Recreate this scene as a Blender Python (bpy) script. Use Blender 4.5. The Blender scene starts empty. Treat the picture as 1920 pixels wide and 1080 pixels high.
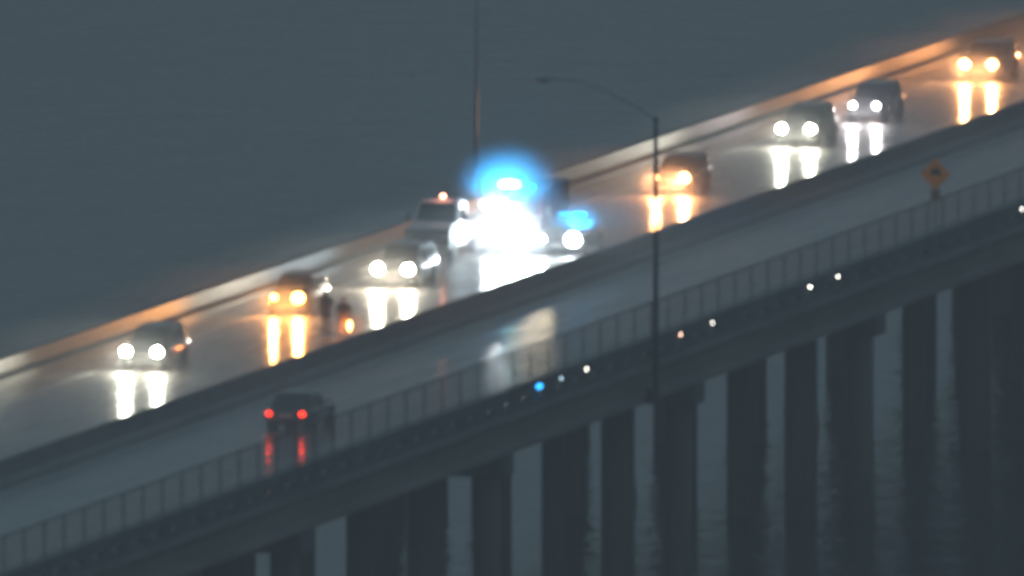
import bpy, bmesh, math, random
from mathutils import Vector, Matrix
R = math.radians
random.seed(7)
S = bpy.context.scene
C = S.collection
S.render.engine = 'CYCLES'

# ------------------------------------------------------------------ camera
YAW, PITCH, CAMH = R(14.0), R(5.04), 107.5
fw = Vector((-math.sin(YAW)*math.cos(PITCH), math.cos(YAW)*math.cos(PITCH), -math.sin(PITCH)))
cam_loc = -fw * (CAMH / math.sin(PITCH))
cd = bpy.data.cameras.new('camera')
cam = bpy.data.objects.new('camera', cd); C.objects.link(cam)
cam.location = cam_loc
cam.rotation_euler = fw.to_track_quat('-Z', 'Y').to_euler()
cd.sensor_width = 36.0
cd.lens = 53100.0 / 1920.0 * 36.0
cd.clip_start = 1.0; cd.clip_end = 40000
cd.dof.use_dof = True
cd.dof.focus_distance = 30000.0
cd.dof.aperture_fstop = cd.lens / 1000.0 / 0.27     # soft long-lens focus
S.camera = cam

# ------------------------------------------------------------------ sky, sun
w = bpy.data.worlds.new('World'); S.world = w; w.use_nodes = True
nt = w.node_tree; nt.nodes.clear()
sky = nt.nodes.new('ShaderNodeTexSky'); sky.sky_type = 'NISHITA'; sky.sun_disc = False
SUN_EL, SUN_ROT = R(4.0), R(190)
sky.sun_elevation = SUN_EL; sky.sun_rotation = SUN_ROT
sky.air_density = 1.0; sky.dust_density = 3.0; sky.ozone_density = 2.0
mx = nt.nodes.new('ShaderNodeMix'); mx.data_type = 'RGBA'; mx.inputs[0].default_value = 0.75
mx.inputs[7].default_value = (0.84, 1.32, 1.68, 1)
nt.links.new(sky.outputs[0], mx.inputs[6])
bg = nt.nodes.new('ShaderNodeBackground'); bg.inputs[1].default_value = 0.142
nt.links.new(mx.outputs[2], bg.inputs[0])
wo = nt.nodes.new('ShaderNodeOutputWorld'); nt.links.new(bg.outputs[0], wo.inputs[0])
sl = bpy.data.lights.new('sun', 'SUN'); sl.energy = 0.04; sl.angle = R(30); sl.color = (1, .93, .85)
so = bpy.data.objects.new('sun', sl); C.objects.link(so)
sd = Vector((math.sin(SUN_ROT)*math.cos(R(12)), math.cos(SUN_ROT)*math.cos(R(12)), math.sin(R(12))))
so.rotation_euler = sd.to_track_quat('Z', 'Y').to_euler(); so.location = (0, 0, 90)

V = S.view_settings
V.view_transform = 'Standard'; V.look = 'None'; V.exposure = 0.0; V.gamma = 1.0; V.use_curve_mapping = False
cy = S.cycles
cy.use_denoising = True
try: cy.denoiser = 'OPENIMAGEDENOISE'
except Exception: pass
cy.max_bounces = 6; cy.diffuse_bounces = 2; cy.glossy_bounces = 4; cy.transmission_bounces = 4; cy.volume_bounces = 0
cy.sample_clamp_indirect = 4.0; cy.sample_clamp_direct = 0.0
cy.caustics_reflective = False; cy.caustics_refractive = False
cy.use_light_tree = True

# ------------------------------------------------------------------ materials
def mat(name, col, rough=.6, metal=0, noise=None, bump=None, coat=0, spec=.5, emit=None, es=0, aniso=0):
    m = bpy.data.materials.new(name); m.use_nodes = True
    t = m.node_tree; b = t.nodes['Principled BSDF']
    b.inputs['Base Color'].default_value = (*col, 1)
    b.inputs['Roughness'].default_value = rough
    b.inputs['Metallic'].default_value = metal
    b.inputs['Coat Weight'].default_value = coat
    b.inputs['Coat Roughness'].default_value = .08
    b.inputs['Specular IOR Level'].default_value = spec
    if emit:
        b.inputs['Emission Color'].default_value = (*emit, 1); b.inputs['Emission Strength'].default_value = es
    tc = t.nodes.new('ShaderNodeTexCoord')
    if noise:
        sc, amt, st = noise                     # scale, amount, stretch
        mp = t.nodes.new('ShaderNodeMapping'); mp.inputs['Scale'].default_value = st
        n = t.nodes.new('ShaderNodeTexNoise'); n.inputs['Scale'].default_value = sc; n.inputs['Detail'].default_value = 6
        n.inputs['Roughness'].default_value = .6
        t.links.new(tc.outputs['Object'], mp.inputs[0]); t.links.new(mp.outputs[0], n.inputs[0])
        r = t.nodes.new('ShaderNodeValToRGB')
        r.color_ramp.elements[0].position = .3; r.color_ramp.elements[1].position = .72
        r.color_ramp.elements[0].color = (*[c*(1-amt) for c in col], 1)
        r.color_ramp.elements[1].color = (*[min(1, c*(1+amt)) for c in col], 1)
        t.links.new(n.outputs[0], r.inputs[0]); t.links.new(r.outputs[0], b.inputs['Base Color'])
    if bump:
        sc, stg, dist, st = bump
        mp = t.nodes.new('ShaderNodeMapping'); mp.inputs['Scale'].default_value = st
        n = t.nodes.new('ShaderNodeTexNoise'); n.inputs['Scale'].default_value = sc; n.inputs['Detail'].default_value = 4
        t.links.new(tc.outputs['Object'], mp.inputs[0]); t.links.new(mp.outputs[0], n.inputs[0])
        bp = t.nodes.new('ShaderNodeBump'); bp.inputs['Strength'].default_value = stg; bp.inputs['Distance'].default_value = dist
        t.links.new(n.outputs[0], bp.inputs['Height']); t.links.new(bp.outputs[0], b.inputs['Normal'])
    return m

def emis(name, col, st):
    m = bpy.data.materials.new(name); m.use_nodes = True
    t = m.node_tree; b = t.nodes['Principled BSDF']
    b.inputs['Base Color'].default_value = (*[c*.5 for c in col], 1)
    b.inputs['Roughness'].default_value = .2
    b.inputs['Emission Color'].default_value = (*col, 1); b.inputs['Emission Strength'].default_value = st
    return m

def wet_road():
    m = mat('wet_asphalt', (.075, .074, .076), .30)
    t = m.node_tree; b = t.nodes['Principled BSDF']
    tc = t.nodes.new('ShaderNodeTexCoord')
    mp = t.nodes.new('ShaderNodeMapping'); mp.inputs['Scale'].default_value = (1.0, .12, 1)
    n = t.nodes.new('ShaderNodeTexNoise'); n.inputs['Scale'].default_value = .9; n.inputs['Detail'].default_value = 5
    t.links.new(tc.outputs['Object'], mp.inputs[0]); t.links.new(mp.outputs[0], n.inputs[0])
    r = t.nodes.new('ShaderNodeMapRange'); r.inputs['From Min'].default_value = .3; r.inputs['From Max'].default_value = .7
    r.inputs['To Min'].default_value = ROAD_R[0]; r.inputs['To Max'].default_value = ROAD_R[1]; n.inputs['Roughness'].default_value = .65
    t.links.new(n.outputs[0], r.inputs[0]); t.links.new(r.outputs[0], b.inputs['Coat Roughness']); b.inputs['Coat Weight'].default_value = 1.0; b.inputs['Coat IOR'].default_value = 1.5; b.inputs['Roughness'].default_value = .5
    n2 = t.nodes.new('ShaderNodeTexNoise'); n2.inputs['Scale'].default_value = 2.2; n2.inputs['Detail'].default_value = 3
    t.links.new(tc.outputs['Object'], n2.inputs[0])
    bpn = t.nodes.new('ShaderNodeBump'); bpn.inputs['Strength'].default_value = .35; bpn.inputs['Distance'].default_value = .02
    t.links.new(n2.outputs[0], bpn.inputs['Height']); t.links.new(bpn.outputs[0], b.inputs['Coat Normal'])
    r2 = t.nodes.new('ShaderNodeValToRGB')
    r2.color_ramp.elements[0].color = (.12, .116, .11, 1); r2.color_ramp.elements[1].color = (.24, .23, .215, 1)
    t.links.new(n.outputs[0], r2.inputs[0]); t.links.new(r2.outputs[0], b.inputs['Base Color'])
    return m
ROAD_R = (.10, .24)

M = {
 'road': wet_road(),
 'paint': mat('road_paint', (.55, .55, .52), .35, noise=(1.5, .35, (1, 1, 1))),
 'concrete': mat('weathered_concrete', (.24, .23, .215), .6, noise=(.35, .35, (1, .3, 2.5)), bump=(3, .3, .02, (1, 1, 1))),
 'barrier': mat('barrier_concrete', (.13, .118, .10), .5, noise=(1.6, .7, (1, .8, 4)), bump=(2, .3, .02, (1, 1, 1))),
 'dark_concrete': mat('stained_concrete', (.11, .115, .115), .75, noise=(.4, .4, (1, 1, .3)), bump=(3, .4, .02, (1, 1, 1))),
 'pile': mat('pile_concrete', (.15, .13, .11), .8, noise=(.5, .45, (1, 1, .25))),
 'girder': mat('girder_concrete', (.24, .215, .19), .7, noise=(.3, .35, (1, .3, 2))),
 'steel': mat('galvanised_steel', (.26, .27, .28), .45, .6, noise=(2, .2, (1, 1, 1))),
 'pale_steel': mat('pale_steel', (.24, .25, .26), .5),
 'dark_steel': mat('dark_steel', (.045, .05, .055), .5, .3),
 'black_paint': mat('black_car_paint', (.012, .013, .015), .25, 0, coat=.8),
 'grey_paint': mat('grey_car_paint', (.06, .062, .07), .28, .2, coat=.8),
 'maroon_paint': mat('maroon_car_paint', (.07, .02, .018), .28, .1, coat=.8),
 'brown_paint': mat('brown_car_paint', (.06, .04, .03), .28, .1, coat=.8),
 'silver_paint': mat('silver_car_paint', (.22, .22, .23), .3, .4, coat=.8),
 'white_paint': mat('white_car_paint', (.62, .63, .64), .3, 0, coat=.6),
 'dull_white': mat('dull_white_paint', (.66, .67, .68), .5, noise=(1, .15, (1, 1, 1))),
 'red_paint': mat('red_truck_paint', (.20, .02, .018), .3, 0, coat=.6),
 'glass': mat('tinted_glass', (.01, .012, .014), .08, 0, spec=.8),
 'tyre': mat('tyre_rubber', (.02, .02, .02), .7),
 'rim': mat('alloy_rim', (.3, .3, .32), .3, .8),
 'plastic': mat('black_plastic', (.02, .02, .022), .45),
 'plate': mat('number_plate', (.6, .6, .58), .4),
 'chrome': mat('chrome_trim', (.5, .5, .52), .15, 1),
 'sign_orange': mat('orange_sign_face', (.90, .27, .02), .5, noise=(2, .12, (1, 1, 1))),
 'sign_black': mat('sign_black', (.012, .01, .008), .5),
 'jacket': mat('dark_rain_jacket', (.03, .032, .028), .5, noise=(6, .3, (1, 1, 1))),
 'trousers': mat('dark_trousers', (.025, .025, .03), .7),
 'hair': mat('dark_cap', (.02, .018, .016), .7),
 'skin': mat('skin', (.35, .2, .14), .5),
 'boot': mat('boot_leather', (.015, .013, .012), .5),
 'tan': mat('tan_raincoat', (.16, .12, .08), .55, noise=(6, .3, (1, 1, 1))),
 'lens_off': mat('unlit_lens', (.35, .3, .3), .2),
}

LS, PS = .043, .16
# ------------------------------------------------------------------ mesh helpers
def link(name, me, m=None, parent=None, smooth=False):
    o = bpy.data.objects.new(name, me); C.objects.link(o)
    if m: me.materials.append(m)
    if parent: o.parent = parent
    if smooth:
        for p in me.polygons: p.use_smooth = True
    return o

class MB:
    def __init__(s): s.b = bmesh.new()
    def box(s, x0, x1, y0, y1, z0, z1):
        vs = [s.b.verts.new(p) for p in ((x0,y0,z0),(x1,y0,z0),(x1,y1,z0),(x0,y1,z0),(x0,y0,z1),(x1,y0,z1),(x1,y1,z1),(x0,y1,z1))]
        for f in ((3,2,1,0),(4,5,6,7),(0,1,5,4),(1,2,6,5),(2,3,7,6),(3,0,4,7)): s.b.faces.new([vs[i] for i in f])
        return s
    def tube(s, p0, p1, r0, r1=None, n=12, caps=True):
        p0, p1 = Vector(p0), Vector(p1); r1 = r0 if r1 is None else r1
        q = (p1-p0).to_track_quat('Z', 'Y').to_matrix()
        A, B = [], []
        for i in range(n):
            a = 2*math.pi*i/n; d = q @ Vector((math.cos(a), math.sin(a), 0))
            A.append(s.b.verts.new(p0+d*r0)); B.append(s.b.verts.new(p1+d*r1))
        for i in range(n):
            j = (i+1) % n; s.b.faces.new((A[i], A[j], B[j], B[i]))
        if caps: s.b.faces.new(A[::-1]); s.b.faces.new(B)
        return s
    def path(s, pts, rs, n=10):
        rings = []
        pts = [Vector(p) for p in pts]
        for k, p in enumerate(pts):
            d = (pts[min(k+1, len(pts)-1)] - pts[max(k-1, 0)]).normalized()
            q = d.to_track_quat('Z', 'Y').to_matrix()
            r = rs if isinstance(rs, (int, float)) else rs[k]
            rings.append([s.b.verts.new(p + q @ Vector((math.cos(2*math.pi*i/n)*r, math.sin(2*math.pi*i/n)*r, 0))) for i in range(n)])
        for a, b in zip(rings, rings[1:]):
            for i in range(n):
                j = (i+1) % n; s.b.faces.new((a[i], a[j], b[j], b[i]))
        s.b.faces.new(rings[0][::-1]); s.b.faces.new(rings[-1]); return s
    def loft(s, rings, close=True):
        L = [[s.b.verts.new(p) for p in r] for r in rings]
        for a, b in zip(L, L[1:]):
            n = len(a)
            for i in range(n):
                j = (i+1) % n; s.b.faces.new((a[i], a[j], b[j], b[i]))
        s.b.faces.new(L[0][::-1]); s.b.faces.new(L[-1]); return s
    def extr(s, prof, y0, y1):                 # profile in x,z extruded along y
        return s.loft([[(x, y0, z) for x, z in prof], [(x, y1, z) for x, z in prof]])
    def ell(s, c, r, n=16, m=10):
        bm = s.b; v0 = len(bm.verts)
        mtx = Matrix.Translation(c) @ Matrix.Diagonal((r[0], r[1], r[2], 1))
        bmesh.ops.create_uvsphere(bm, u_segments=n, v_segments=m, radius=1, matrix=mtx); return s
    def quad(s, pts, th):                      # thin panel of thickness th along the normal
        P = [Vector(p) for p in pts]; nrm = (P[1]-P[0]).cross(P[2]-P[0]).normalized()*th
        return s.loft([[p for p in P], [p+nrm for p in P]])
    def done(s, name, m=None, parent=None, smooth=False, bevel=0, auto=False):
        bmesh.ops.recalc_face_normals(s.b, faces=s.b.faces)
        if bevel:
            bmesh.ops.bevel(s.b, geom=list(s.b.edges), offset=bevel, segments=1, affect='EDGES', clamp_overlap=True)
        me = bpy.data.meshes.new(name); s.b.to_mesh(me); s.b.free()
        o = link(name, me, m, parent, smooth)
        return o

def tag(o, label=None, cat=None, group=None, kind=None):
    for k, v in (('label', label), ('category', cat), ('group', group), ('kind', kind)):
        if v: o[k] = v
    return o
def empty(name, loc, rz=0):
    o = bpy.data.objects.new(name, None); C.objects.link(o); o.location = loc; o.rotation_euler = (0, 0, rz)
    o.empty_display_size = .5; return o
def spot(name, parent, loc, direction, power, col, cone=110, blend=1.0, radius=.08):
    l = bpy.data.lights.new(name, 'SPOT'); l.energy = power*LS; l.color = col; l.spot_size = R(cone); l.spot_blend = blend
    l.shadow_soft_size = radius
    o = bpy.data.objects.new(name, l); C.objects.link(o); o.parent = parent; o.location = loc
    o.rotation_euler = Vector(direction).to_track_quat('-Z', 'Y').to_euler(); return o
def point(name, parent, loc, power, col, radius=.08):
    l = bpy.data.lights.new(name, 'POINT'); l.energy = power*PS; l.color = col; l.shadow_soft_size = radius
    o = bpy.data.objects.new(name, l); C.objects.link(o); o.parent = parent; o.location = loc; return o

# ------------------------------------------------------------------ setting: water
WZ = -10.9
def water():
    m = bpy.data.materials.new('bay_water'); m.use_nodes = True
    t = m.node_tree; b = t.nodes['Principled BSDF']
    b.inputs['Base Color'].default_value = (.012, .02, .026, 1); b.inputs['Roughness'].default_value = .08
    b.inputs['IOR'].default_value = 1.333
    tc = t.nodes.new('ShaderNodeTexCoord'); prev = None
    for sc, st, dist in ((.35, .5, .22), (1.6, .6, .10), (.07, .25, .5)):
        mp = t.nodes.new('ShaderNodeMapping'); mp.inputs['Rotation'].default_value = (0, 0, R(35)); mp.inputs['Scale'].default_value = (1, .6, 1)
        n = t.nodes.new('ShaderNodeTexNoise'); n.inputs['Scale'].default_value = sc; n.inputs['Detail'].default_value = 4
        t.links.new(tc.outputs['Object'], mp.inputs[0]); t.links.new(mp.outputs[0], n.inputs[0])
        bp = t.nodes.new('ShaderNodeBump'); bp.inputs['Strength'].default_value = st; bp.inputs['Distance'].default_value = dist
        t.links.new(n.outputs[0], bp.inputs['Height'])
        if prev: t.links.new(prev.outputs[0], bp.inputs['Normal'])
        prev = bp
    t.links.new(prev.outputs[0], b.inputs['Normal'])
    mb = MB(); s = 9000; v = [mb.b.verts.new(p) for p in ((-s,-s,WZ),(s,-s,WZ),(s,s,WZ),(-s,s,WZ))]; mb.b.faces.new(v)
    tag(mb.done('water', m), kind='structure')
water()

Y0, Y1 = -175, 230
# ------------------------------------------------------------------ setting: the two carriageways (wet asphalt)
def road(name, x0, x1):
    mb = MB(); mb.box(x0, x1, Y0, Y1, -.06, 0); return tag(mb.done(name, M['road']), kind='structure')
road('road', -9.7, 1.28)
road('road', 1.72, 13.35)
def marks(name, mb, m): return tag(mb.done(name, m), kind='structure')
mb = MB()
for x in (-7.35, -.35, 2.9, 10.4): mb.box(x-.06, x+.06, Y0, Y1, .004, .007)
for x in (-3.85, 6.1):
    y = Y0
    while y < Y1: mb.box(x-.06, x+.06, y, y+3, .004, .007); y += 12
marks('road_markings', mb, M['paint'])

# ------------------------------------------------------------------ the bridge
bridge = empty('bridge', (2, 0, 0))
tag(bridge, 'long low concrete trestle bridge on rows of piles over dark water', 'bridge')
def bp(mb, name, m, **k):
    o = mb.done(name, m, **k); o.parent = bridge; o.matrix_parent_inverse = Matrix.Translation((-2, 0, 0)); return o
mb = MB(); mb.box(-10.3, 14.0, Y0, Y1, -.38, -.064); bp(mb, 'deck_slab', M['concrete'])
# girders: deep outer beams with a lower flange, plain inner ones
def girder(x):
    mb = MB(); prof = [(x-.35,-1.85),(x+.35,-1.85),(x+.35,-1.62),(x+.14,-1.48),(x+.14,-.62),(x+.4,-.5),(x+.4,-.385),(x-.4,-.385),(x-.4,-.5),(x-.14,-.62),(x-.14,-1.48),(x-.35,-1.62)]
    mb.extr(prof, Y0, Y1); bp(mb, 'girder', M['girder'])
for x in (13.35, 10.4, 7.4, 4.4, 1.4, -1.6, -4.6, -7.5, -9.7): girder(x)
BENT0, BSTEP = -21.28, 33.5
PX = [12.59, 9.93, 7.14, 4.59, 1.79, -.33, -4.1, -6.34, -8.47]
PR = [.57, .72, .53, .68, .57, .67, .76, .40, .66]
k0 = int((Y0-BENT0)//BSTEP)+1
for k in range(k0, 8):
    y = BENT0 + k*BSTEP
    if y > Y1: break
    mb = MB()
    mb.loft([[(-10.2, y-.8, -2.8), (-10.2, y+.8, -2.8), (-10.2, y+.8, -1.9), (-10.2, y-.8, -1.9)],
             [(13.55, y-.8, -2.8), (13.55, y+.8, -2.8), (13.55, y+.8, -1.9), (13.55, y-.8, -1.9)]])
    bp(mb, 'pile_cap', M['dark_concrete'], bevel=.05)
    for i, x in enumerate(PX):
        r = PR[i]
        mb = MB(); mb.tube((x, y, WZ-1.2), (x, y, -2.79), r, r, 20); bp(mb, 'pile', M['pile'], smooth=True)
    for i, nd, tp, ft in ((0, -.30, -.02, .15), (1, .10, -.05, .05), (3, -.3, 0, .2)):
        x = PX[i]; mb = MB()
        mb.path([(x+tp, y+.6, -2.79), (x+nd, y+1.0, -7.0), (x+ft, y+.6, WZ-1.2)], .5, 16)
        bp(mb, 'pile_brace', M['pile'], smooth=True)
# under-deck pipe hung from the outer girder
mb = MB(); mb.tube((12.4, Y0, -1.4), (12.4, Y1, -1.4), .12, .12, 10); bp(mb, 'pipe', M['dark_steel'])

# ------------------------------------------------------------------ barriers
def barrier(name, label, profs, m, extra=None):
    mb = MB()
    for p in profs: mb.extr(p, Y0, Y1)
    return tag(mb.done(name, m), label, 'barrier')
barrier('concrete_barrier', 'pale headlight-lit barrier along the far edge of the bridge, beyond the oncoming cars',
        [[(-9.42,.0),(-9.42,.22),(-9.66,.32),(-9.80,.36),(-9.80,.52),(-9.62,.54),(-9.62,1.0),(-10.05,1.0),(-10.05,-.07),(-9.705,-.07),(-9.705,0)]], M['barrier'])
med = empty('median_barrier', (1.5, 0, 0)); tag(med, 'dark low concrete median barrier dividing the two carriageways', 'barrier')
def mp_(mb, name, m):
    o = mb.done(name, m); o.parent = med; o.matrix_parent_inverse = Matrix.Translation((-1.5, 0, 0)); return o
mp_(MB().extr([(1.15,.0),(1.15,.12),(1.30,.3),(1.36,.84),(1.60,.84),(1.66,.22),(1.66,0),(1.72,-.07),(1.28,-.07)], Y0, Y1), 'wall', M['dark_concrete'])
mp_(MB().box(1.665, 2.35, Y0, Y1, .002, .20), 'light_band_step', M['concrete'])  # paler step added to show the band of headlight glow beside the wall
# near parapet: curb, short balusters with open slots, top beam
near = empty('parapet', (13.5, 0, 0))
tag(near, 'dark concrete parapet with open slots under the steel railing on the near bridge edge', 'parapet')
def npart(mb, name, m, **k):
    o = mb.done(name, m, **k); o.parent = near; o.matrix_parent_inverse = Matrix.Translation((-13.5, 0, 0)); return o
npart(MB().box(13.352, 13.98, Y0, Y1, -.06, .10), 'curb', M['dark_concrete'])
npart(MB().box(13.42, 13.78, Y0, Y1, .32, .80), 'top_beam', M['dark_concrete'])
POST0 = -51.14
mb = MB(); n = int((POST0-Y0)//3)
y = POST0 - 3*n
while y < Y1: mb.box(13.44, 13.76, y-.65, y+.65, .10, .32); y += 3
o = npart(mb, 'balusters', M['dark_concrete']); o['kind'] = 'stuff'

# steel railing on the parapet
rail = empty('railing', (13.55, 0, .8))
tag(rail, 'tall grey steel railing with slim posts standing on the near parapet', 'railing')
def rp(mb, name, m):
    o = mb.done(name, m); o.parent = rail; o.matrix_parent_inverse = Matrix.Translation((-13.55, 0, -.8)); return o
y = POST0 - 3*33; cnt = 0
while y < 140 and cnt < 97:
    rp(MB().box(13.52, 13.58, y-.03, y+.03, .80, 2.27), 'post', M['dark_steel']); y += 3; cnt += 1
rp(MB().tube((13.55, Y0, 2.27), (13.55, Y1, 2.27), .032, n=8), 'top_rail', M['dark_steel'])
rp(MB().tube((13.55, Y0, .92), (13.55, Y1, .92), .03, n=6), 'bottom_rail', M['dark_steel'])
mb = MB(); y = -151.0
while y < 138: mb.box(13.545, 13.555, y-.005, y+.005, .92, 2.25); y += .12
o = rp(mb, 'pickets', M['steel']); o['kind'] = 'stuff'

# glints of car and police light on the parapet, built as glowing blobs
def glint(y, label, col, st, r=.055):
    e = empty('light_glint', (13.78, y-1.5, .56)); tag(e, label, 'light glint', 'light glints along the parapet')
    MB().box(0, .06, -.09, .09, -.09, .09).done('glint_base', M['dark_steel'], e, bevel=.012)
    MB().ell((.065, -.03, 0), (r*.8, r*(3.2 if r > .1 else 1), r*(.8 if r > .1 else 1.3)), 12, 8).done('lens', emis('glint_glow', col, st), e, smooth=True)  # glowing blob standing in for the reflected light
W_ = (1, .95, .85)
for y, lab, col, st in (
    (-49.3, 'reflected blue police light low on the parapet, brightest blue light below the railing', (.02, .35, 1), 6),
    (-45.6, 'tiny white light glint just right of the blue light under the railing', (.6, .85, 1), 6),
    (-41.2, 'white car-light glint on the parapet midway between the blue light and the street lamp pole', W_, 16),
    (-24.6, 'reddish parapet light glint first to the right of the street lamp pole', (1, .6, .45), 14),
    (-18.9, 'cream parapet light glint second to the right of the street lamp pole', W_, 12),
    (-1.05, 'bright white parapet light glint, the left of the close pair under the railing', W_, 22),
    (4.15, 'bright white parapet light glint, the right of the close pair under the railing', W_, 18),
    (39.5, 'white parapet light glint at the right edge of the photo, beyond the orange sign', W_, 16)):
    glint(y, lab, col, st, .13 if 'brightest' in lab else .05)

# ------------------------------------------------------------------ street lamps
lp = empty('street_lamp', (14.1, -31.6, -1.9))
tag(lp, 'tall dark street lamp with long thin curved arm, rising behind the near railing', 'street lamp')
MB().box(-.36, .12, -.22, .22, .1, .7).done('bracket', M['dark_steel'], lp, bevel=.03)
MB().tube((0, 0, .3), (0, 0, 12.1), .125, .085, 14).done('pole', M['dark_steel'], lp, smooth=True)
pts = []
for i in range(13):
    u = i/12; pts.append((-.05-4.5*u, 0, 12.0 + 1.65*math.sin(u*math.pi/2)**.9))
MB().path(pts, [.032-.012*i/12 for i in range(13)], 8).done('arm', M['pale_steel'], lp, smooth=True)
h = MB().ell((-4.85, 0, 13.6), (.38, .15, .10), 14, 8).done('lamp_head', M['steel'], lp, smooth=True)
MB().ell((-4.92, 0, 13.53), (.22, .11, .07), 12, 8).done('lens', M['lens_off'], h, smooth=True)

lp2 = empty('lamp_pole', (-10.25, 34.4, -.3))
tag(lp2, 'slim faint lamp pole on the far side rising behind the flashing emergency vehicle', 'pole')
MB().tube((0, 0, .3), (.1, 0, 14.5), .085, .06, 12).done('pole', M['steel'], lp2, smooth=True)
MB().box(-.2, .2, -.2, .2, 0, .34).done('base', M['steel'], lp2, bevel=.03)
MB().path([(.1, 0, 14.4), (1.2, 0, 15.1), (3.2, 0, 15.4)], [.05, .045, .04], 8).done('arm', M['steel'], lp2, smooth=True)
MB().ell((3.5, 0, 15.38), (.38, .15, .1), 12, 8).done('lamp_head', M['steel'], lp2, smooth=True)

# ------------------------------------------------------------------ orange diamond sign
sg = empty('warning_sign', (13.95, 20.75, .42))
tag(sg, 'orange diamond warning sign with a black symbol above the near railing', 'road sign')
MB().box(-.04, .04, -.04, .04, -.4, 3.7).done('post', M['steel'], sg)
a = .70
pl = MB().loft([[(-a, -.06, 3.12), (0, -.06, 3.12-a), (a, -.06, 3.12), (0, -.06, 3.12+a)],
               [(-a, -.045, 3.12), (0, -.045, 3.12-a), (a, -.045, 3.12), (0, -.045, 3.12+a)]]).done('sign_panel', M['sign_orange'], sg)
mb = MB(); mb.box(-.24, .24, -.066, -.062, 3.10, 3.26); mb.box(-.14, .16, -.066, -.062, 3.262, 3.38)
mb.box(-.2, -.1, -.066, -.062, 3.02, 3.098); mb.box(.1, .2, -.066, -.062, 3.02, 3.098)
mb.done('symbol', M['sign_black'], pl)
MB().box(-.2, .2, -.056, -.045, 1.95, 2.45).done('small_plate', mat('faded_plate', (.25, .10, .05), .6), sg)

# ------------------------------------------------------------------ vehicles
def section(w, zb, zs, y, crown=.03):
    h = [(w*.86, zb), (w*.98, zb+.10), (w, zb+(zs-zb)*.45), (w*.985, zs-.10), (w*.93, zs-.02), (w*.6, zs+crown)]
    return [(x, y, z) for x, z in h] + [(-x, y, z) for x, z in h[::-1]]
def cabin_ring(wb, wt, zb, zt, y):
    zt = max(zt, zb+.02); k = (zt-zb)
    h = [(wb, zb), (wb+(wt-wb)*.85, zb+k*.85), (wt-.03, zb+k*.95), (wt-.14, zt), ]
    return [(x, y, z) for x, z in h] + [(-x, y, z) for x, z in h[::-1]]
def wheel(parent, x, y, r, side):
    e = MB().tube((x-side*.11, y, r), (x+side*.11, y, r), r, r, 22).done('wheel', M['tyre'], parent, bevel=0)
    MB().tube((x+side*.111, y, r), (x+side*.125, y, r), r*.62, r*.58, 16).done('rim', M['rim'], e)
    MB().tube((x+side*.126, y, r), (x+side*.14, y, r), r*.14, r*.12, 10).done('hub_cap', M['plastic'], e)
def panel(name, pts, m, parent, inset=.0, th=.012):
    P = [Vector(p) for p in pts]; c = sum(P, Vector())/len(P)
    P = [p+(c-p)*inset for p in P]
    return MB().quad(P, th).done(name, m, parent)

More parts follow.
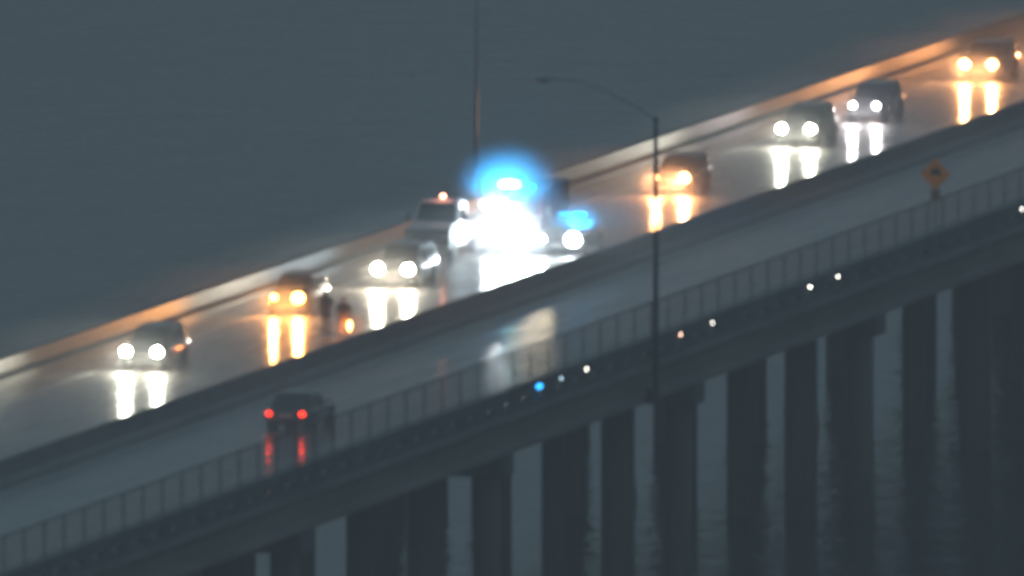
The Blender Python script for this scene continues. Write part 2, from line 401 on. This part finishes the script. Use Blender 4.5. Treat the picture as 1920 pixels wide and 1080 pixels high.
def car(name, label, cat, x, y, paint, kind='suv', away=False, hl=None, sc=1.0, group=None, lit_tail=False):
    # hl: dict(col, sx, z, rl, rr, el, er, pw_l, pw_r)
    K = {'suv':   dict(L=4.75, w=.95, H=1.76, zs=1.08, hood=1.02, r=.37, wb0=.92, wb1=3.72, c=(1.10, 1.75, 2.2, 4.15, 4.62)),
         'sedan': dict(L=4.75, w=.91, H=1.46, zs=.90, hood=.84, r=.33, wb0=.90, wb1=3.68, c=(1.30, 2.05, 2.4, 3.4, 4.25)),
         'van':   dict(L=4.9, w=.97, H=1.80, zs=1.06, hood=.98, r=.35, wb0=.92, wb1=3.9, c=(.80, 1.7, 2.2, 4.4, 4.8))}[kind]
    L, w, H, zs, hood, r = (K[k] for k in ('L', 'w', 'H', 'zs', 'hood', 'r'))
    e = empty(name, (x, y + L/2, 0), math.pi if away else 0)
    e.scale = (sc,)*3
    if hl is None: hl = {}
    tag(e, label, cat, group)
    o = -L/2
    c = K['c']
    st = [(0, .80, .34, hood-.30), (.05, .87, .27, hood-.22), (.22, .92, .24, hood-.10), (.6, .94, .22, hood-.03), (c[0]+.1, .985, .21, zs-.02),
          (c[1], 1, .21, zs), (c[3]-.4, 1, .21, zs), (L-.35, .98, .24, zs), (L-.08, .93, .28, zs-.10), (L, .86, .34, zs-.22)]
    b = MB().loft([section(w*q, zb, z, o+yy) for yy, q, zb, z in st]).done('body', M[paint], e, smooth=True)
    wt = w*.76
    cb = MB().loft([cabin_ring(w*.86, wt*1.1, zs-.05, zs-.03, o+c[0]), cabin_ring(w*.90, wt, zs-.05, H-.05, o+c[1]), cabin_ring(w*.92, wt, zs-.05, H, o+c[2]),
                    cabin_ring(w*.92, wt, zs-.05, H-.02, o+c[3]), cabin_ring(w*.88, wt*1.05, zs-.05, zs, o+c[4])]).done('cabin', M[paint], e)
    # glass
    P0 = Vector((w*.83, o+c[0]+.06, zs+.02)); P1 = Vector((wt*.92, o+c[1]-.03, H-.11))
    panel('windshield', [(-P0.x, P0.y, P0.z), (P0.x, P0.y, P0.z), (P1.x, P1.y, P1.z), (-P1.x, P1.y, P1.z)], M['glass'], e, .0, .03)
    Q0 = Vector((w*.82, o+c[4]-.04, zs+.06)); Q1 = Vector((wt*.9, o+c[3]+.05, H-.12))
    panel('rear_window', [(Q0.x, Q0.y, Q0.z), (-Q0.x, Q0.y, Q0.z), (-Q1.x, Q1.y, Q1.z), (Q1.x, Q1.y, Q1.z)], M['glass'], e, .0, .03)
    ym = o+(c[1]+c[3])/2
    for s in (-1, 1):
        lo = lambda yy: (s*(w*.905), yy, zs+.03); hi = lambda yy: (s*(w*.92+(wt-w*.92)*.78), yy, H-.18)
        for a0, a1, b0, b1 in ((o+c[0]+.55, ym-.05, o+c[1]+.12, ym-.05), (ym+.05, o+c[4]-.5, ym+.05, o+c[3]-.05)):
            q = [lo(a0), lo(a1), hi(b1), hi(b0)]
            if s < 0: q = q[::-1]
            panel('side_window', q, M['glass'], e, .02, .02)
        mr = MB().ell((s*(w+.12), o+c[0]+.55, zs+.10), (.11, .07, .08), 10, 8).done('side_mirror', M[paint], e, smooth=True)
        MB().box(min(s*(w-.14), s*(w+.05)), max(s*(w-.14), s*(w+.05)), o+c[0]+.52, o+c[0]+.58, zs+.04, zs+.08).done('mirror_arm', M['plastic'], mr)
        for yy in (K['wb0'], K['wb1']):
            wheel(e, s*(w-.06), o+yy, r, s)
            MB().tube((s*(w-.30), o+yy, r+.02), (s*(w+.006), o+yy, r+.02), r+.07, n=22).done('wheel_arch', M['plastic'], e)
        MB().box(min(s*.985*w, s*(w+.012)), max(s*.985*w, s*(w+.012)), ym-.35, ym-.17, zs-.17, zs-.14).done('door_handle', M['plastic'], e)
    # front face
    MB().box(-w*.42, w*.42, o-.012, o+.1, hood-.42, hood-.27).done('grille', M['plastic'], e, bevel=.02)
    MB().box(-w*.80, w*.80, o-.035, o+.2, .30, .46).done('front_bumper', M['plastic'], e, bevel=.03)
    MB().box(-.26, .26, o-.05, o-.036, .40, .52).done('number_plate', M['plate'], e)
    MB().box(-w*.82, w*.82, o+L-.1, o+L+.03, .36, .54).done('rear_bumper', M['plastic'], e, bevel=.03)
    MB().box(-.26, .26, o+L+.031, o+L+.045, .60, .72).done('number_plate', M['plate'], e)
    if kind == 'suv':
        for s in (-1, 1):
            MB().tube((s*wt*.86, o+c[2], H+.03), (s*wt*.86, o+c[3]-.2, H+.03), .022, n=8).done('roof_rail', M['chrome'], e)
    hz = hl.get('z', hood-.20); sx = hl.get('sx', .68)
    for s, side in ((-1, 'l'), (1, 'r')):
        col = hl.get('col', (1, .95, .85)); rr = hl.get('r'+side, .12); st_ = hl.get('e'+side, 0); pw = hl.get('p'+side, 0)
        col = hl.get('col_'+side, col)
        hm = MB().ell((s*sx, o+.08, hz), (.19, .12, .11), 14, 8).done('headlight', M['chrome'], e, smooth=True)
        lm = emis('lit_headlight', col, st_) if st_ else M['lens_off']
        MB().ell((s*sx, o-.015, hz), (rr, .05, rr*.9), 16, 10).done('lens', lm, hm, smooth=True)
        if pw:
            spot('headlight_beam', e, (s*sx, o-.10, hz), (hl.get('aim', -.05), -1, -.5), pw*1.9, hl.get('lc', col), 140, 1.0, .11)
        tm = emis('lit_taillight', (1, .03, .01), hl.get('t'+side, 12)) if lit_tail else mat('taillight_red', (.3, .01, .01), .2)
        MB().ell((s*w*.74, o+L-.02, zs-.18), (.13, .06, .10), 12, 8).done('taillight', tm, e, smooth=True)
        if lit_tail: point('taillight_glow', e, (s*w*.74, o+L+.12, zs-.18), hl.get('tp', 60), (1, .05, .02), .08)
    return e

G = 'cars queued with headlights on along the far carriageway'
WH = (1, .97, .78); WW = (1, .88, .66); AM = (1, .36, .07); OR = (1, .42, .13)
E_ = 190
def hd(col, pl, pr, rl=.235, rr=.235, sx=.68, el=E_, er=E_, **k):
    d = dict(col=col, pl=pl, pr=pr, rl=rl, rr=rr, sx=sx, el=el, er=er); d.update(k); return d
P = 22000
car('parked_car', 'black suv at far left with two white headlights, leftmost car of the queue', 'car', -5.44, -42.2, 'black_paint', 'suv', hl=hd(WH, P, P), group=G)
car('parked_car', 'dark car with amber headlights beside the person holding the orange wand', 'car', -6.15, -15.4, 'brown_paint', 'suv', hl=hd(AM, P*1.2, P*2.2, .16, .29, .58, el=50, er=60, lc=(1, .40, .10)), group=G, sc=.93)
car('parked_car', 'dark suv with large cream headlights in front of the white tow truck', 'car', -5.0, -1.2, 'grey_paint', 'suv', hl=hd(WW, P*1.4, P*1.4, .27, .27), group=G)
car('parked_car', 'dark maroon car with orange headlights partly hidden behind the street lamp pole', 'car', -4.6, 47.7, 'maroon_paint', 'suv', hl=hd(OR, P*1.5, P*3.6, .13, .26, .68, el=50, er=60, lc=(1, .42, .16)), group=G, sc=.95)
car('parked_car', 'dark car with large white headlights, left car of the close pair', 'car', -5.2, 74.6, 'black_paint', 'suv', hl=hd(WH, P*1.2, P*1.2, .24, .24), group=G)
car('parked_car', 'dark suv with small violet white headlights, right car of the nose-to-tail pair', 'car', -5.25, 88.4, 'grey_paint', 'suv', hl=hd((1, .93, .95), P*.6, P*.6, .15, .15, .58), group=G, sc=.97)
car('parked_car', 'car with two orange headlights in the top right corner of the photo', 'car', -5.45, 112.7, 'brown_paint', 'suv', hl=hd(OR, P*2.4, P*2.4, .25, .25, .66, el=70, er=70, lc=(1, .42, .15)), group=G)
car('parked_car', 'last car of the queue, just outside the right edge behind the orange-lit car', 'car', -5.3, 128.5, 'grey_paint', 'suv', hl=hd((1, .60, .3), P*2, P*2, .2, .2, .66, lc=(1, .38, .12)), group=G)
car('driving_car', 'dark car driving away with two red taillights lit on the near carriageway', 'car', 7.24, -67.2, 'black_paint', 'sedan', away=True, hl=dict(tp=40, tl=9, tr=6), lit_tail=True, sc=1.04)

# ---- police car
def light_bar(parent, y, z, w, cl, cr, sl, sr, d=.13, hgt=.09, pw=0):
    bar = MB().box(-w, w, y-d, y+d, z, z+.035).done('light_bar', M['plastic'], parent, bevel=.012)
    for a, b, col, st in ((-w+.02, -.06, cl, sl), (.06, w-.02, cr, sr)):
        MB().box(a, b, y-d+.01, y+d-.01, z+.036, z+.036+hgt).done('beacon', emis('blue_beacon', col, st), bar, bevel=.03)
BL = (.0, .42, 1)
pc = car('police_car', 'police sedan with blue roof lights stopped at the right of the big white glare', 'police car', -1.9, 16.0, 'black_paint', 'sedan', hl=hd((.85, .95, 1), P*.4, P*1.3, .15, .33, .66, z=.70, er=250), sc=1.05)
light_bar(pc, .15, 1.47, .58, BL, BL, 5, 16)
spot('beacon_glow', pc, (.62, -1.2, 1.12), (0, 0, 1), 36000, BL, 179, .1, .12)

# ---- rescue truck (the one with the big blue light)
def rescue():
    e = empty('rescue_truck', (-4.3, 19.6, 0))
    tag(e, 'tall rescue truck with a large blue flashing roof light and blazing white floodlights', 'rescue truck')
    L = 6.4; o = -3.1; w = 1.18
    st = [(0, .95, .45, 1.35), (.06, 1.0, .38, 1.42), (.3, 1, .36, 1.46), (1.25, 1, .36, 1.58), (1.45, 1, .36, 1.60)]
    def sec(q, zb, zt, y, r=.14): 
        h = [(w*q*.9, zb), (w*q, zb+.12), (w*q, zt-r), (w*q-.06, zt-.03), (w*q-.2, zt)]
        return [(x, y, z) for x, z in h]+[(-x, y, z) for x, z in h[::-1]]
    MB().loft([sec(q, zb, zt, o+yy) for yy, q, zb, zt in st]).done('hood', M['red_paint'], e, smooth=True)
    MB().loft([sec(1, .36, 1.60, o+1.451), sec(.97, .36, 2.1, o+1.75), sec(.95, .36, 2.55, o+2.1), sec(.95, .36, 2.62, o+3.0)]).done('cab', M['red_paint'], e)
    MB().box(-1.2, 1.2, o+3.05, o+L, .5, 2.82).done('equipment_body', M['red_paint'], e, bevel=.06)
    panel('windshield', [(-.98, o+1.40, 1.66), (.98, o+1.40, 1.66), (.9, o+1.98, 2.46), (-.9, o+1.98, 2.46)], M['glass'], e, 0, .04)
    for s in (-1, 1):
        q = [(s*1.135, o+1.95, 1.62), (s*1.135, o+2.85, 1.62), (s*1.125, o+2.85, 2.3), (s*1.125, o+2.15, 2.3)]
        panel('side_window', q if s > 0 else q[::-1], M['glass'], e, 0, .03)
        for yy in (.95, 5.0):
            wheel(e, s*1.07, o+yy, .48, s)
            MB().tube((s*.8, o+yy, .5), (s*1.205, o+yy, .5), .56, n=22).done('wheel_arch', M['plastic'], e)
        mr = MB().box(min(s*1.34, s*1.52), max(s*1.34, s*1.52), o+1.55, o+1.63, 1.55, 1.98).done('side_mirror', M['chrome'], e, bevel=.02)
        MB().tube((s*1.16, o+1.62, 1.9), (s*1.36, o+1.59, 1.9), .02, n=8).done('mirror_arm', M['plastic'], mr)
        for yy in (3.2, 4.25, 5.3):
            MB().box(min(s*1.2, s*1.215), max(s*1.2, s*1.215), o+yy, o+yy+.95, 1.15 if yy == 4.25 else .75, 2.5).done('locker_door', M['silver_paint'], e, bevel=.004)
    MB().box(-.55, .55, o-.03, o+.1, .85, 1.22).done('grille', M['chrome'], e, bevel=.02)
    MB().box(-1.15, 1.15, o-.25, o+.05, .42, .68).done('front_bumper', M['chrome'], e, bevel=.04)
    for s, pw in ((-1, 7000), (1, 70000)):
        hm = MB().ell((s*.78, o+.02, .98), (.36, .12, .33), 14, 8).done('headlight', M['chrome'], e, smooth=True)
        MB().ell((s*.78, o-.07, .98), (.33, .06, .30), 16, 10).done('lens', emis('lit_headlight', (.92, .97, 1), 300), hm, smooth=True)
        spot('headlight_beam', e, (s*.8, o-.2, .98), (.02, -1, -.05), pw, (.66, .92, 1), 125, 1, .2)
    # grille floodlights
    for x, z, r in ((-.38, 1.30, .24), (.30, 1.36, .26)):
        fm = MB().ell((x, o-.10, z), (r, .08, r), 14, 8).done('grille_light', emis('floodlight', (.9, .97, 1), 300), e, smooth=True)
    spot('floodlight_beam', e, (.2, o-.25, 1.30), (.05, -1, -.12), 40000, (.66, .92, 1), 130, 1, .25)
    # lamp added to throw the cream light patch onto the near carriageway
    fm = MB().ell((.72, o-.02, 1.62), (.17, .08, .15), 14, 8).done('added_patch_lamp', emis('added_patch_glow', (1, .93, .75), 8), e, smooth=True)
    fl = spot('added_patch_beam', e, (1.05, o-.2, 1.66), (9.6, -37.0, -1.9), 24000, (1, .80, .50), 32, 1, 1.1)
    # scene lights on a bar in front of the windshield, left side
    br = MB().box(-1.55, -.15, o+1.30, o+1.36, 2.02, 2.07).done('light_bracket', M['dark_steel'], e)
    for x, z, r in ((-1.42, 2.02, .13), (-.55, 2.1, .2), (-.92, 2.12, .12)):
        MB().ell((x, o+1.22, z), (r, .07, r*.95), 14, 8).done('scene_light', emis('scene_light', (.75, .97, 1), 70), br, smooth=True)
    spot('scene_beam', e, (-.8, o+1.05, 2.12), (0.1, -1, -.2), 14000, (.9, .97, 1), 150, 1, .2)
    bar = MB().box(-1.05, .75, o+2.2, o+2.5, 2.63, 2.69).done('light_bar', M['plastic'], e, bevel=.015)
    MB().ell((-.50, o+2.3, 2.86), (.50, .18, .20), 18, 10).done('beacon', emis('blue_beacon', (.35, .88, 1), 26), bar, smooth=True)
    for x in (.22, .55): MB().ell((x, o+2.3, 2.78), (.13, .12, .09), 12, 8).done('beacon', emis('blue_beacon', (0, .25, 1), 12), bar, smooth=True)
    spot('beacon_glow', e, (-.35, o+1.1, 2.34), (.06, -.02, 1), 170000, (.0, .40, 1), 176, .2, .3)
    return e
rescue()

# ---- tow truck / pickup with white cab and red beacon
def tow():
    e = empty('tow_truck', (-6.95, 15.4, 0))
    tag(e, 'white tow truck with a small red roof beacon left of the blue lights', 'tow truck')
    L, o, w = 6.0, -2.9, 1.02
    def sec(q, zb, zt, y):
        h = [(w*q*.9, zb), (w*q, zb+.12), (w*q, zt-.14), (w*q-.05, zt-.03), (w*q-.2, zt)]
        return [(x, y, z) for x, z in h]+[(-x, y, z) for x, z in h[::-1]]
    MB().loft([sec(.97, .48, 1.30, o), sec(1, .42, 1.38, o+.1), sec(1, .4, 1.46, o+.6), sec(1, .4, 1.55, o+1.5)]).done('hood', M['dull_white'], e, smooth=True)
    MB().loft([sec(1, .4, 1.56, o+1.501), sec(.96, .4, 2.05, o+1.85), sec(.9, .4, 2.42, o+2.2), sec(.9, .4, 2.46, o+2.6), sec(.92, .4, 2.42, o+3.5)]).done('cab', M['dull_white'], e)
    MB().box(-1.02, 1.02, o+3.56, o+L, .62, 1.25).done('truck_bed', M['dull_white'], e, bevel=.04)
    MB().path([(0, o+3.9, 1.2), (0, o+4.2, 2.0), (0, o+5.9, 2.3)], [.12, .1, .07], 10).done('tow_boom', M['dark_steel'], e)
    panel('windshield', [(-.86, o+1.49, 1.60), (.86, o+1.49, 1.60), (.76, o+2.06, 2.30), (-.76, o+2.06, 2.30)], M['glass'], e, 0, .04)
    for s in (-1, 1):
        q = [(s*.985, o+1.98, 1.60), (s*.985, o+3.1, 1.60), (s*.95, o+3.1, 2.18), (s*.95, o+2.25, 2.18)]
        panel('side_window', q if s > 0 else q[::-1], M['glass'], e, 0, .03)
        for yy in (.95, 4.8):
            wheel(e, s*.93, o+yy, .42, s)
            MB().tube((s*.7, o+yy, .44), (s*1.03, o+yy, .44), .5, n=22).done('wheel_arch', M['plastic'], e)
        mr = MB().box(min(s*1.2, s*1.38), max(s*1.2, s*1.38), o+1.72, o+1.8, 1.58, 1.92).done('side_mirror', M['plastic'], e, bevel=.02)
        MB().tube((s*1.0, o+1.76, 1.7), (s*1.22, o+1.76, 1.72), .02, n=8).done('mirror_arm', M['plastic'], mr)
        hm = MB().box(min(s*.66, s*.95), max(s*.66, s*.95), o-.02, o+.05, .95, 1.18).done('headlight', M['chrome'], e, bevel=.02)
        MB().ell((s*.8, o-.025, 1.06), (.1, .02, .08), 12, 8).done('lens', M['lens_off'], hm, smooth=True)
    MB().box(-.98, .98, o-.016, o-.004, .62, 1.36).done('grille', M['plastic'], e)
    MB().box(-1.0, 1.0, o-.2, o+.05, .45, .68).done('front_bumper', M['chrome'], e, bevel=.03)
    bs = MB().tube((.1, o+2.5, 2.46), (.1, o+2.5, 2.50), .12, n=14).done('beacon_base', M['plastic'], e)
    MB().ell((.1, o+2.5, 2.60), (.12, .12, .11), 14, 8).done('beacon', emis('red_beacon', (1, .38, .25), 14), bs, smooth=True)
    point('beacon_glow', e, (.1, o+2.3, 2.72), 120, (1, .35, .2), .1)
tow()

# ------------------------------------------------------------------ people
def skin_obj(name, chain, edges, m, parent, sub=2, root=0):
    me = bpy.data.meshes.new(name); me.from_pydata([c[0] for c in chain], edges, [])
    o = link(name, me, m, parent)
    md = o.modifiers.new('skin', 'SKIN'); md.use_smooth_shade = True
    for i, c in enumerate(chain):
        r = c[1]; me.skin_vertices[0].data[i].radius = (r, r) if isinstance(r, (int, float)) else r
    me.skin_vertices[0].data[root].use_root = True
    s = o.modifiers.new('sub', 'SUBSURF'); s.levels = sub; s.render_levels = sub
    return o
def hand(parent, wrist, dirn, side, grip=False):
    # palm and five fingers as short skinned chains rooted in the palm
    wv = Vector(wrist); d = Vector(dirn).normalized(); sx = Vector((0, 1, 0)) if abs(d.z) > .5 else Vector((0, 0, 1))
    lat = d.cross(Vector((1, 0, 0))).normalized(); inn = Vector((-side, 0, 0))
    palm = wv + d*.05
    ch = [(tuple(wv), .026), (tuple(palm), (.036, .020)), (tuple(wv+d*.09), (.036, .016))]; ed = [(0, 1), (1, 2)]
    for k, ln in enumerate((.068, .078, .074, .058)):
        off = lat*(.027-.018*k); c = inn*(.03 if grip else .014)
        b0 = len(ch); ch += [(tuple(wv+d*.095+off), .0095), (tuple(wv+d*(.095+ln*.5)+off+c), .009), (tuple(wv+d*(.095+ln*(.62 if grip else .95))+off+c*2.2), .008)]
        ed += [(2, b0), (b0, b0+1), (b0+1, b0+2)]
    b0 = len(ch); ch += [(tuple(wv+d*.035+lat*.042), .011), (tuple(wv+d*.075+lat*.06+inn*.02), .0095)]; ed += [(1, b0), (b0, b0+1)]
    return skin_obj('hand', ch, ed, M['skin'], parent, 1)
def person(name, label, x, y, rz, coat, wand_arm=False, h=1.0):
    e = empty(name, (x, y, 0), rz); e.scale = (h,)*3; tag(e, label, 'person')
    # facing local -Y
    ra = [(.23, .02, 1.42), (.30, .05, 1.16), (.27, -.12, .95)] if not wand_arm else [(.23, .0, 1.42), (.31, .02, 1.14), (.27, -.16, .96)]
    la = [(-.23, .0, 1.42), (-.33, .05, 1.17), (-.25, -.14, 1.02)]
    ch = [((0, 0, .98), (.17, .12)), ((0, .0, 1.16), (.155, .11)), ((0, .01, 1.34), (.19, .125)), ((0, 0, 1.46), (.10, .08)), ((0, -.01, 1.53), .058),
          (tuple(ra[0]), .068), (tuple(ra[1]), .052), (tuple(ra[2]), .036), (tuple(la[0]), .068), (tuple(la[1]), .052), (tuple(la[2]), .036),
          ((.10, 0, .88), .10), ((.12, -.02, .50), .066), ((.13, .03, .10), .045), ((.14, -.12, .045), .04),
          ((-.10, 0, .88), .10), ((-.12, -.02, .50), .066), ((-.14, .03, .10), .045), ((-.15, -.12, .045), .04)]
    ed = [(0, 1), (1, 2), (2, 3), (3, 4), (3, 5), (5, 6), (6, 7), (3, 8), (8, 9), (9, 10), (0, 11), (11, 12), (12, 13), (13, 14), (0, 15), (15, 16), (16, 17), (17, 18)]
    skin_obj('body', ch, ed, M[coat], e, 2)
    # head
    hd_ = MB().ell((0, -.015, 1.64), (.078, .098, .118), 18, 14); hd_.ell((0, -.118, 1.63), (.014, .02, .022), 8, 6)
    for s in (-1, 1): hd_.ell((s*.08, 0, 1.635), (.012, .022, .032), 8, 6)
    head = hd_.done('head', M['skin'], e, smooth=True)
    for s in (-1, 1): MB().ell((s*.03, -.105, 1.655), (.012, .008, .008), 8, 6).done('eye', M['sign_black'], head)
    MB().box(-.025, .025, -.112, -.105, 1.575, 1.583).done('mouth', mat('lips', (.3, .1, .09), .5), head)
    # hood and long rain coat over the body
    MB().ell((0, .02, 1.665), (.098, .108, .125), 18, 12).done('hood', M[coat], head, smooth=True)
    rings = []
    for z, a, b in ((.62, .235, .17), (.80, .225, .165), (1.0, .205, .15), (1.18, .20, .145), (1.36, .235, .15), (1.45, .19, .12), (1.50, .09, .09)):
        rings.append([(a*math.cos(t*math.pi/10), b*math.sin(t*math.pi/10), z) for t in range(20)])
    MB().loft(rings).done('coat', M[coat], e, smooth=True)
    for s in (-1, 1): MB().ell((s*.145, -.06, .055), (.055, .14, .055), 12, 8).done('boot', M['boot'], e, smooth=True)
    hand(e, ra[2], (0, -.55, -.85), 1, wand_arm); hand(e, la[2], (.25, -.5, -.8), -1)
    return e, ra[2]
pe, hp = person('person', 'person in a dark hooded rain coat standing in the road and holding the orange wand', -.95, -25.65, R(8), 'jacket', True)
person('person', 'person in a tan rain coat standing beside the amber-lit car', -2.6, -22.2, R(-25), 'tan')
wd = empty('traffic_wand', (-.64, -25.80, .86))
tag(wd, 'glowing orange traffic wand held low by the person in the road', 'traffic wand')
MB().tube((0, 0, .10), (0, -.02, -.08), .02, .02, 10).done('handle', M['plastic'], wd)
MB().tube((0, -.021, -.081), (0, -.05, -.44), .05, .038, 14).done('tube', emis('orange_wand', (1, .42, .10), 60), wd, smooth=True)
point('wand_glow', wd, (0.02, -.14, -.28), 1500, (1, .25, .06), .06)

# ------------------------------------------------------------------ air
def volume(name, x0, x1, y0, y1, z0, z1, dens, col, an=0.0):
    m = bpy.data.materials.new(name); m.use_nodes = True; t = m.node_tree; t.nodes.clear()
    v = t.nodes.new('ShaderNodeVolumePrincipled'); v.inputs['Density'].default_value = dens; v.inputs['Color'].default_value = (*col, 1)
    v.inputs['Anisotropy'].default_value = an
    o = t.nodes.new('ShaderNodeOutputMaterial'); t.links.new(v.outputs[0], o.inputs['Volume'])
    return tag(MB().box(x0, x1, y0, y1, z0, z1).done(name, m), kind='stuff')
volume('haze', -9500, 9500, -9500, 9500, WZ-1, 112, .00042, (.95, .96, .97))
volume('mist', -9.6, 13.3, -170, 225, -.03, 2.6, .009, (.95, .97, 1.0), .2)

def puff(name, c, rad, dens, label=None):  # soft haze blob added around lamps to give them a halo
    m = bpy.data.materials.new(name); m.use_nodes = True; t = m.node_tree; t.nodes.clear()
    v = t.nodes.new('ShaderNodeVolumePrincipled'); v.inputs['Color'].default_value = (.96, .97, 1, 1)
    tc = t.nodes.new('ShaderNodeTexCoord'); g = t.nodes.new('ShaderNodeVectorMath'); g.operation = 'DISTANCE'; g.inputs[1].default_value = (.5, .5, .5)
    t.links.new(tc.outputs['Generated'], g.inputs[0])
    mr = t.nodes.new('ShaderNodeMapRange'); mr.interpolation_type = 'SMOOTHERSTEP'
    mr.inputs['From Min'].default_value = .5; mr.inputs['From Max'].default_value = .0
    mr.inputs['To Min'].default_value = 0; mr.inputs['To Max'].default_value = dens
    t.links.new(g.outputs['Value'], mr.inputs['Value']); t.links.new(mr.outputs[0], v.inputs['Density'])
    o = t.nodes.new('ShaderNodeOutputMaterial'); t.links.new(v.outputs[0], o.inputs['Volume'])
    return tag(MB().ell(c, rad, 28, 18).done(name, m), kind='stuff')
puff('halo_puff', (-4.35, 16.7, 2.85), (2.9, 2.2, 2.5), .2)
puff('halo_puff', (-4.1, 15.4, .9), (2.8, 1.8, 2.2), .35)
puff('halo_puff', (-1.4, 17.0, 1.3), (1.7, 1.6, 1.3), .14)
for x, y, d in ((-5.44, -43.1, .04), (-6.1, -16.3, .13), (-5.0, -2.1, .06), (-4.5, 46.8, .15), (-5.2, 73.7, .045), (-5.25, 87.5, .045), (-5.45, 111.8, .15)):
    puff('halo_puff', (x, y, .85), (2.3, 1.4, 1.6), d)
puff('halo_puff', (-.63, -25.9, .55), (1.2, .9, 1.0), .15)
